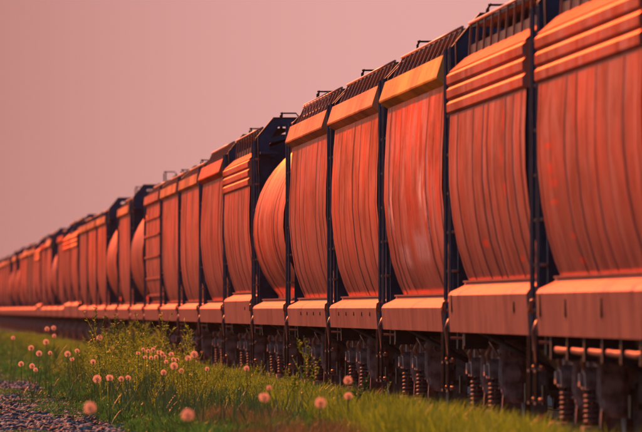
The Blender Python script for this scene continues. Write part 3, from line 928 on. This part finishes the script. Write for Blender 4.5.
# ------------------------------------------------------------------ grasses
def blades(n, xf, yf, hf, wd, seg_lean=0.35, broad=1.0):
    y = yf(n); x = xf(n, y)
    h = hf(x, y)
    k = h > 0.02
    x, y, h = x[k], y[k], h[k]; n = len(x)
    a = rng.uniform(0, 2 * np.pi, n); dx, dy = np.cos(a), np.sin(a)
    la = rng.uniform(0, 2 * np.pi, n); l = h * rng.uniform(0.05, seg_lean * 2, n)
    lx, ly = np.cos(la) * l, np.sin(la) * l
    wv = wd * rng.uniform(0.6, 1.4, n)
    z = np.interp(x, [2.0, 3.0, 5.1, 5.9], [-0.24, -0.20, -0.22, -0.20])
    V = np.empty((n, 7, 3))
    for i, (t, ww) in enumerate(((0, 0.8), (0.4, 1.0), (0.75, 0.7))):
        for j, sg in enumerate((-1, 1)):
            V[:, 2*i+j, 0] = x + lx * t**2 + sg * dx * wv * ww * 0.5
            V[:, 2*i+j, 1] = y + ly * t**2 + sg * dy * wv * ww * 0.5
            V[:, 2*i+j, 2] = z + h * t
    V[:, 6, 0] = x + lx; V[:, 6, 1] = y + ly; V[:, 6, 2] = z + h * (1 - 0.25 * (l / h) ** 2)
    tri = np.array([(0,1,3),(0,3,2),(2,3,5),(2,5,4),(4,5,6)])
    F = (tri[None] + (np.arange(n) * 7)[:, None, None]).reshape(-1, 3)
    return V.reshape(-1, 3), F

def vnoise(x, y, sx, sy, seed):
    """cheap smooth value noise for arrays"""
    r = np.random.default_rng(seed); g = r.random((256, 256))
    u, v = x * sx + 50, y * sy + 50
    iu, iv = np.floor(u).astype(int), np.floor(v).astype(int); fu, fv = u - iu, v - iv
    fu = fu * fu * (3 - 2 * fu); fv = fv * fv * (3 - 2 * fv)
    G = lambda a, b: g[a % 256, b % 256]
    return (G(iu, iv) * (1 - fu) + G(iu + 1, iv) * fu) * (1 - fv) + (G(iu, iv + 1) * (1 - fu) + G(iu + 1, iv + 1) * fu) * fv

G_GREEN = leafy('verge grass', (0.010, 0.065, 0.015), (0.065, 0.27, 0.045), 0.5)
G_LIME  = leafy('lush lime grass', (0.08, 0.19, 0.015), (0.22, 0.42, 0.03), 0.5)
G_BLUE  = leafy('blue green leaves', (0.02, 0.09, 0.04), (0.04, 0.14, 0.06), 0.35)
G_DRY   = leafy('dry reddish grass', (0.06, 0.09, 0.03), (0.17, 0.16, 0.09), 0.45)
G_YEL   = leafy('yellow green weeds', (0.02, 0.09, 0.015), (0.30, 0.50, 0.04), 0.5)

def grass_obj(name, sets, mat, label, cat='grass'):
    Vs, Fs, o = [], [], 0
    for V, F in sets:
        Vs.append(V); Fs.append(F + o); o += len(V)
    ob = put(name, np_mesh(name, np.concatenate(Vs), np.concatenate(Fs), mat))
    return tag(ob, label, cat, kind='stuff')

def xr(lo, hi): return lambda n, y: rng.uniform(lo, hi, n)
def yr_(lo, hi, p=1.0): return lambda n: lo + (hi - lo) * rng.random(n) ** p

def h_verge(x, y):
    base = 0.10 + 0.28 * vnoise(x, y, 0.9, 0.12, 1) + 0.12 * vnoise(x, y, 3, 0.6, 2)
    t = np.clip((y - 232) / 45, 0, 1); t = t * t * (3 - 2 * t)
    edge = 2.60 - 1.0 * t
    base *= np.clip((x - edge + 0.25) / 0.7, 0.0, 1)
    base *= 0.65 + 0.5 * np.clip((x - 3.4) / 1.6, 0, 1)
    base *= np.clip((5.75 - x) / 0.35, 0.0, 1)
    return base * rng.uniform(0.6, 1.15, len(x))
grass_obj('grass', [
    blades(150000, xr(2.4, 5.75), yr_(116, 215), h_verge, 0.014),
    blades(120000, xr(1.5, 5.75), yr_(215, 420), h_verge, 0.018),
    blades(60000, xr(1.5, 5.75), yr_(420, 900), h_verge, 0.035)], G_GREEN, 'green verge grass growing between the gravel and the train')

def h_lime(x, y):
    m = vnoise(x, y, 0.8, 0.25, 12)
    b = (0.33 + 0.13 * m + 0.13 * (vnoise(x, y, 7, 3.0, 13) - 0.3)) * (1 + 0.10 * np.clip((160 - y) / 60, 0, 1))
    b *= np.clip((x - 4.1) / 0.5, 0, 1) * np.clip((5.95 - x) / 0.25, 0, 1)
    return b * rng.uniform(0.55, 1.15, len(x))
grass_obj('lime_grass', [blades(80000, xr(4.2, 5.95), yr_(88, 165), h_lime, 0.014, 0.25), blades(60000, xr(4.5, 5.95), yr_(165, 520), h_lime, 0.018, 0.2)], G_LIME, 'bright lime grass growing thick right along the ballast edge')

def h_dry(x, y):
    b = 0.20 + 0.18 * vnoise(x, y, 0.7, 0.2, 31) + 0.08 * vnoise(x, y, 3, 1, 32)
    b *= np.clip((vnoise(x, y, 2.0, 0.5, 35) - 0.25) * 3, 0.25, 1)
    return b * np.clip((x - 2.5) / 1.2, 0, 1) * rng.uniform(0.5, 1.1, len(x))
grass_obj('dry_grass', [blades(60000, xr(2.4, 4.9), yr_(92, 135), h_dry, 0.008, 0.3)], G_DRY, 'dry reddish brown grass in front of the lime grass')

# low creeping tufts on the gravel road
def h_tuft(x, y):
    m = vnoise(x, y, 1.3, 0.09, 41)
    band = np.exp(-((y - 212 + 6 * x) / 7) ** 2) + np.exp(-((y - 186 + 4 * x) / 4) ** 2) + np.exp(-((y - 158 - 3 * x) / 2.5) ** 2) * 0.8
    m = m + 0.35 * band
    return np.where(m > 0.55, 0.03 + 0.09 * m, 0) * rng.uniform(0.5, 1.2, len(x))
grass_obj('road_tufts', [blades(90000, xr(0.8, 3.0), yr_(118, 330), h_tuft, 0.012, 0.5)], G_GREEN, 'short green tufts growing in patches through the gravel')

def h_blue(x, y):
    m = vnoise(x, y, 0.7, 0.10, 51)
    return np.where(m > 0.45, 0.34 + 0.32 * m, 0) * rng.uniform(0.5, 1.1, len(x))
grass_obj('broad_leaves', [
    blades(3200, xr(3.0, 5.2), yr_(124, 215), h_blue, 0.016, 0.22)], G_BLUE, 'upright blue green leaves standing in the middle of the verge', 'leaves')

# ------------------------------------------------------------------ weeds
def weed_arrays(seed, h=1.2, nb=9, leaves=170):
    r = np.random.default_rng(seed)
    V, F = [], []
    def quad(p, d, u, L, W):
        n = len(V); d = d / (np.linalg.norm(d) + 1e-9); u = u / (np.linalg.norm(u) + 1e-9)
        V.extend([p, p + d * L * 0.5 + u * W * 0.5, p + d * L, p + d * L * 0.5 - u * W * 0.5])
        F.append((n, n+1, n+2)); F.append((n, n+2, n+3))
    def stick(a, b, w0, w1):
        for u in (np.array([1., 0, 0]), np.array([0, 1., 0])):
            n = len(V)
            V.extend([a - u * w0, a + u * w0, b + u * w1, b - u * w1])
            F.append((n, n+1, n+2)); F.append((n, n+2, n+3))
    lean = r.normal(0, 0.10, 2)
    def main(t): return np.array([lean[0] * t * t * h, lean[1] * t * t * h, t * h])
    for i in range(8): stick(main(i / 8), main((i + 1) / 8), 0.006 - 0.0005 * i, 0.0055 - 0.0005 * i)
    tips = []
    for b in range(nb):
        t = 0.25 + 0.7 * (b + r.random()) / nb
        p = main(t); a = r.uniform(0, 2 * np.pi); L = h * (0.50 - 0.33 * t) * r.uniform(0.7, 1.2)
        d = np.array([math.cos(a) * 0.55, math.sin(a) * 0.55, 0.9])
        pts = [p + d * L * k / 4 + np.array([0, 0, 0.10 * L * (k / 4) ** 2]) for k in range(5)]
        for k in range(4): stick(pts[k], pts[k+1], 0.003, 0.0022)
        tips.append(pts)
    tips.append([main(t) for t in (0.6, 0.7, 0.8, 0.9, 1.0)])
    for i in range(leaves):
        pts = tips[r.integers(len(tips))]
        q = r.random() * 4; k = min(3, int(q)); p = pts[k] + (pts[k+1] - pts[k]) * (q - k)
        d = r.normal(0, 1, 3); d[2] = abs(d[2]) * 0.7 + 0.2
        quad(p, d, np.cross(d, r.normal(0, 1, 3)), r.uniform(0.025, 0.07), r.uniform(0.010, 0.022))
    return np.array(V), np.array(F)

WV = [weed_arrays(s, 1.0, nb=9 + s % 3, leaves=120) for s in range(5)]
def weed_mass(spots):
    out = []
    for (x, y, h, v, a) in spots:
        V, F = WV[v % 5]
        c, s = math.cos(a), math.sin(a)
        Q = np.stack([(V[:, 0] * c - V[:, 1] * s) * h, (V[:, 0] * s + V[:, 1] * c) * h, V[:, 2] * h], -1) + np.array([x, y, gz(x)])
        out.append((Q, F))
    return out
rw = random.Random(4)
def px_to(x, y_dist):   # image column -> world x at a distance
    return (x + 100) * y_dist / FPX
spots = []
for k in range(270):
    d = rw.uniform(165, 250)
    px = rw.uniform(50, 250)
    x = px_to(px, d)
    if x < 2.7 or x > 5.7: continue
    bell = 0.42 + 0.55 * math.exp(-((px - 135) / 52) ** 2) + 0.10 * math.exp(-((px - 95) / 18) ** 2)
    spots.append((x, d, 1.18 * bell * rw.uniform(0.5, 1.0), k, rw.uniform(0, 6.28)))
for k in range(150):                 # farther, lower
    d = rw.uniform(260, 520)
    spots.append((rw.uniform(3.2, 5.4), d, rw.uniform(0.35, 0.6), k, rw.uniform(0, 6.28)))
for k in range(110):                 # lower growth right of the tall mass
    d = rw.uniform(140, 215); x = px_to(rw.uniform(170, 330), d)
    if x < 2.9 or x > 5.5: continue
    spots.append((x, d, rw.uniform(0.35, 0.62), k, rw.uniform(0, 6.28)))
for k in range(90):
    d = rw.uniform(138, 165); px = rw.uniform(40, 300); x = px_to(px, d)
    if 2.9 < x < 5.6: spots.append((x, d, rw.uniform(0.35, 0.80) * (1 if px < 210 else 0.7), k, rw.uniform(0, 6.28)))
lush = []
for k in range(170):
    x, d = rw.uniform(4.3, 5.85), rw.uniform(98, 190)
    lush.append((x, d, rw.uniform(0.22, 0.50), k, rw.uniform(0, 6.28)))
grass_obj('low_weeds', weed_mass(lush), G_LIME, 'low leafy weeds mixed into the lime grass beside the rails', 'weeds')
grass_obj('weeds', weed_mass(spots), G_YEL, 'dense feathery yellow green weeds massed before the middle of the train', 'weeds')

def weed_thing(px, d, h, seed, mat, label):
    V, F = weed_arrays(seed, h, 11, 260)
    o = put('weed_plant', np_mesh('weed_plant', V, F, mat), None, (px_to(px, d), d, gz(px_to(px, d))))
    tag(o, label, 'weed')
    return o
weed_thing(100, 175, 1.30, 101, G_YEL, 'spindly yellow weed rising highest at the far end of the weed mass')
weed_thing(112, 182, 1.26, 102, G_YEL, 'tall yellow weed leaning just past the spindly highest one')
weed_thing(136, 178, 1.22, 103, G_YEL, 'branching weed poking up before the round-sided distant cars')
weed_thing(160, 172, 1.24, 104, G_YEL, 'tallest bushy weed in the thick of the yellow green mass')
weed_thing(192, 186, 1.12, 105, G_YEL, 'tall weed at the near end of the yellow green mass, before the dull red car')
weed_thing(303, 140, 0.98, 106, G_LIME, 'leafy green weed standing alone before the bogies below the white handrail car')
weed_thing(292, 141, 0.62, 107, G_LIME, 'short leafy weed at the foot of the lone green weed')
weed_thing(352, 133, 0.62, 108, G_BLUE, 'thin bent stalk weed beside the seed head that overlaps the bogie springs')

# ------------------------------------------------------------------ goat's-beard seed heads
def fluff_mats():
    m, nt, b = new_mat('pappus fluff tinted by sun')
    b.inputs['Base Color'].default_value = (0.95, 0.70, 0.60, 1); b.inputs['Roughness'].default_value = 0.6  # white fluff; the salmon of the sunlight is put into its colour
    tr = N(nt, 'ShaderNodeBsdfTranslucent'); tr.inputs['Color'].default_value = (1.0, 0.72, 0.60, 1)
    ms = N(nt, 'ShaderNodeMixShader'); ms.inputs[0].default_value = 0.6
    nt.links.new(b.outputs[0], ms.inputs[1]); nt.links.new(tr.outputs[0], ms.inputs[2])
    tp = N(nt, 'ShaderNodeBsdfTransparent')
    m2 = N(nt, 'ShaderNodeMixShader'); m2.inputs[0].default_value = 0.38
    nt.links.new(ms.outputs[0], m2.inputs[1]); nt.links.new(tp.outputs[0], m2.inputs[2])
    nt.links.new(m2.outputs[0], nt.nodes['Material Output'].inputs['Surface'])
    return m
M['fluff'] = fluff_mats()
M['seed'] = simple('brown seeds', (0.12, 0.05, 0.03), 0.7)
M['stem'] = simple('green stem', (0.12, 0.22, 0.05), 0.6)

def fluff_mesh(seed, r=0.045, n=72, cut=None):
    rr = np.random.default_rng(seed); mb = MB()
    for i in range(n):
        z = 1 - 1.85 * (i + 0.5) / n; a = i * 2.39996
        d = Vector((math.sqrt(max(0, 1 - z * z)) * math.cos(a), math.sqrt(max(0, 1 - z * z)) * math.sin(a), z))
        if cut and cut(d): continue
        L = r * rr.uniform(0.86, 1.04)
        up = Vector((0, 0, 1)) if abs(d.z) < 0.9 else Vector((1, 0, 0))
        u = d.cross(up).normalized(); v = u.cross(d)
        c = d * L * 0.88
        # the parachute: a ring of narrow rays, as thin petals
        k = 8; R0 = 0.0105
        vs = [c]; fs = []
        for j in range(k):
            t0 = 2 * math.pi * j / k; t1 = t0 + 2 * math.pi / k * 0.6
            for t in (t0, t1):
                vs.append(c + (u * math.cos(t) + v * math.sin(t)) * R0 + d * L * 0.12)
            fs.append((0, 1 + 2 * j, 2 + 2 * j))
        mb.add(vs, fs)
        # beak
        mb.add([d * 0.008 - u * 0.0006, d * 0.008 + u * 0.0006, c + u * 0.0006, c - u * 0.0006], [(0, 1, 2, 3)])
    return mb.mesh('seed_fluff', M['fluff'], False)
def core_mesh():
    mb = MB()
    mb.lathe([(0.001, 0.020), (0.014, 0.015), (0.020, 0.002), (0.016, -0.012), (0.004, -0.016), (0.001, -0.017)], (0, 0, 0), 'z', 12)
    return mb.mesh('seed_core', M['seed'])
def bract_mesh():
    mb = MB()
    for k in range(8):
        t = 2 * math.pi * k / 8; c, s = math.cos(t), math.sin(t)
        mb.add([(c*0.006 - s*0.003, s*0.006 + c*0.003, -0.012), (c*0.006 + s*0.003, s*0.006 - c*0.003, -0.012), (c*0.034, s*0.034, -0.040)], [(0, 1, 2)])
    return mb.mesh('bract', M['stem'])
FL = [fluff_mesh(1), fluff_mesh(2, 0.042), fluff_mesh(3, 0.046, 80, lambda d: d.z > 0.45 and abs(d.x) < 0.6), fluff_mesh(4, 0.044, 75, lambda d: d.z < -0.2 and d.x > 0.1)]
CORE, BRACT = core_mesh(), bract_mesh()

def seed_head(px, py, dist, var, label, size=1.0):
    X = px_to(px, dist); z = 1.22 - (py - 310) * dist / FPX
    g = gz(X); h = z - g
    root = empty('seed_head_flower', (X, dist, g))
    tag(root, label, 'wildflower', 'fluffy seed heads in the verge')
    rs = random.Random(int(px * 7 + py))
    f = put('seed_head', FL[var], root, (0, 0, h), (rs.uniform(-0.3, 0.3), rs.uniform(-0.3, 0.3), rs.uniform(0, 6)))
    f.scale = (size,) * 3
    put('seed_core', CORE, f); put('bract', BRACT, f)
    mb = MB(); dx, dy = rs.uniform(-0.08, 0.08), rs.uniform(-0.08, 0.08)
    pts = [(dx * (1 - t) ** 1.5, dy * (1 - t), h * t - (0.012 if t == 1 else 0)) for t in (0, 0.3, 0.6, 0.85, 1)]
    mb.tube(pts, [0.005, 0.0045, 0.004, 0.004, 0.006], 6)
    mb.build('stem', M['stem'], root)
    if h > 0.3:
        mb = MB()
        for k in range(4):
            a = rs.uniform(0, 6.28); L = h * rs.uniform(0.4, 0.7); z0 = h * rs.uniform(0.02, 0.3)
            c, s = math.cos(a), math.sin(a)
            q = [(t * L * 0.45, z0 + L * (t - 0.35 * t * t)) for t in (0, 0.4, 0.75, 1)]
            wv = [0.007, 0.009, 0.005, 0.0005]; vs = []
            for (r_, zz), w_ in zip(q, wv):
                vs += [(c * r_ - s * w_, s * r_ + c * w_, zz), (c * r_ + s * w_, s * r_ - c * w_, zz)]
            mb.add(vs, [(2*i, 2*i+1, 2*i+3, 2*i+2) for i in range(3)])
        mb.build('leaf', G_BLUE, root, False)
    return root

HEADS = [
 (90, 408, 88, 0, 'large blurred seed head nearest to the gravel, low in front of the verge', 1.05),
 (187.5, 415, 86, 0, 'large blurred seed head right of the one by the gravel, lowest of all', 1.0),
 (264, 397, 100, 2, 'blurred seed head above the dry grass, its crown partly blown away', 1.0),
 (320.5, 403, 94, 0, 'blurred round seed head low before the dry grass below the springs', 1.0),
 (348, 380.5, 118, 0, 'seed head high before the bogie springs', 1.0),
 (348.5, 396.5, 116, 3, 'half blown seed head right below the one before the springs', 0.95),
 (97, 379, 140, 0, 'crisp round seed head alone at the foot of the weed mass', 1.15),
 (109.5, 377.5, 142, 2, 'open topped seed head just beside the crisp round one', 1.0),
 (121, 379, 144, 3, 'half blown seed head third in the row of crisp ones', 0.8),
 (128, 378, 146, 3, 'small ragged seed head last in the row of crisp ones', 0.8),
 (174, 366, 140, 0, 'crisp round seed head below the cluster beside the blue green leaves', 1.05),
 (163.5, 372.5, 142, 1, 'smaller seed head lower left of the crisp one below the cluster', 0.9),
 (181, 371, 146, 3, 'faint seed head just right of the crisp one below the cluster', 0.8),
 (194, 354.5, 138, 0, 'bright round seed head highest at the right edge of the cluster', 1.0),
 (188, 358, 142, 2, 'seed head touching the lower left of the bright highest one', 0.85),
 (207, 369, 150, 1, 'small pale seed head right of the cluster among blue green leaves', 0.7),
 (13, 338, 230, 1, 'seed head at the far left above the gravel road, blurred', 1.0),
 (21, 364, 170, 1, 'seed head standing alone at the gravel edge beyond the stones', 1.0),
 (31, 348, 200, 1, 'seed head above the one alone at the gravel edge', 1.2),
 (39, 353.5, 190, 1, 'seed head slightly right of and below its twin over the gravel edge', 1.2),
 (46, 342, 205, 0, 'pink seed head in front of the distant train, right of the first far one', 1.2),
 (47, 329, 240, 1, 'seed head against the dark distant bogies, left of a pair', 1.2),
 (53.5, 328, 240, 1, 'seed head against the dark distant bogies, right of a pair', 1.2),
 (54, 336, 230, 1, 'seed head right below the pair against the distant bogies', 1.0),
 (50, 353, 185, 1, 'tiny blurred seed head between the pink one and the lone weed stems', 0.8),
 (67.5, 354, 180, 0, 'seed head well lit inside the left of the weeds', 1.1),
 (72, 359, 178, 2, 'seed head touching the lower right of the well lit one', 0.8),
 (77, 351, 186, 1, 'seed head between the well lit one and the mass centre', 0.9),
 (32, 366, 175, 1, 'seed head low beside the gravel edge, right of the lone one', 1.0),
 (35.5, 370, 172, 3, 'half hidden seed head at the lower right of the low gravel edge one', 0.8),
 (99.5, 338, 200, 0, 'seed head high in the weeds below the spindly stalks', 1.2),
 (111.5, 349, 180, 3, 'ragged seed head high in the middle of the weeds', 1.1),
 (93, 362, 165, 3, 'faint pink seed head above the crisp round one', 0.9),
 (246.5, 368.5, 130, 1, 'small seed head among the tall green leaves left of the lone weed', 0.75),
 (269, 388, 110, 1, 'small seed head peeking above the crown-blown blurred one', 0.6),
]
for k, (cx, cy) in enumerate([(138, 353), (143, 350), (148, 351), (153, 350), (159, 352), (145, 357), (151, 358), (156, 357), (164, 357), (171, 354), (173, 359), (177, 360), (166, 362), (162, 354)]):
    words = ['first', 'second', 'third', 'fourth', 'fifth', 'sixth', 'seventh', 'eighth', 'ninth', 'tenth', 'eleventh', 'twelfth', 'thirteenth', 'fourteenth']
    order = [138, 143, 145, 148, 151, 153, 156, 159, 162, 164, 166, 171, 173, 177]
    HEADS.append((cx, cy, 152 + k % 5 * 3, (2, 3, 1, 3, 2)[k % 5], f'{words[order.index(cx)]} seed head from the left in the crowded cluster', 0.62 + 0.05 * (k % 5)))
for h_ in HEADS: seed_head(*h_)

# ------------------------------------------------------------------ haze
HAZE = 0.00006
if HAZE:
    mb = MB(); mb.box(-60, 60, -30, 1100, -1.5, 7)
    m = bpy.data.materials.new('air haze'); m.use_nodes = True
    nt = m.node_tree
    nt.nodes.remove(nt.nodes['Principled BSDF'])
    v = nt.nodes.new('ShaderNodeVolumePrincipled')
    v.inputs['Color'].default_value = (0.9, 0.82, 0.82, 1)
    v.inputs['Density'].default_value = HAZE
    nt.links.new(v.outputs[0], nt.nodes['Material Output'].inputs['Volume'])
    tag(mb.build('haze', m), 'thin warm haze hanging in the air along the train', 'haze', kind='stuff')
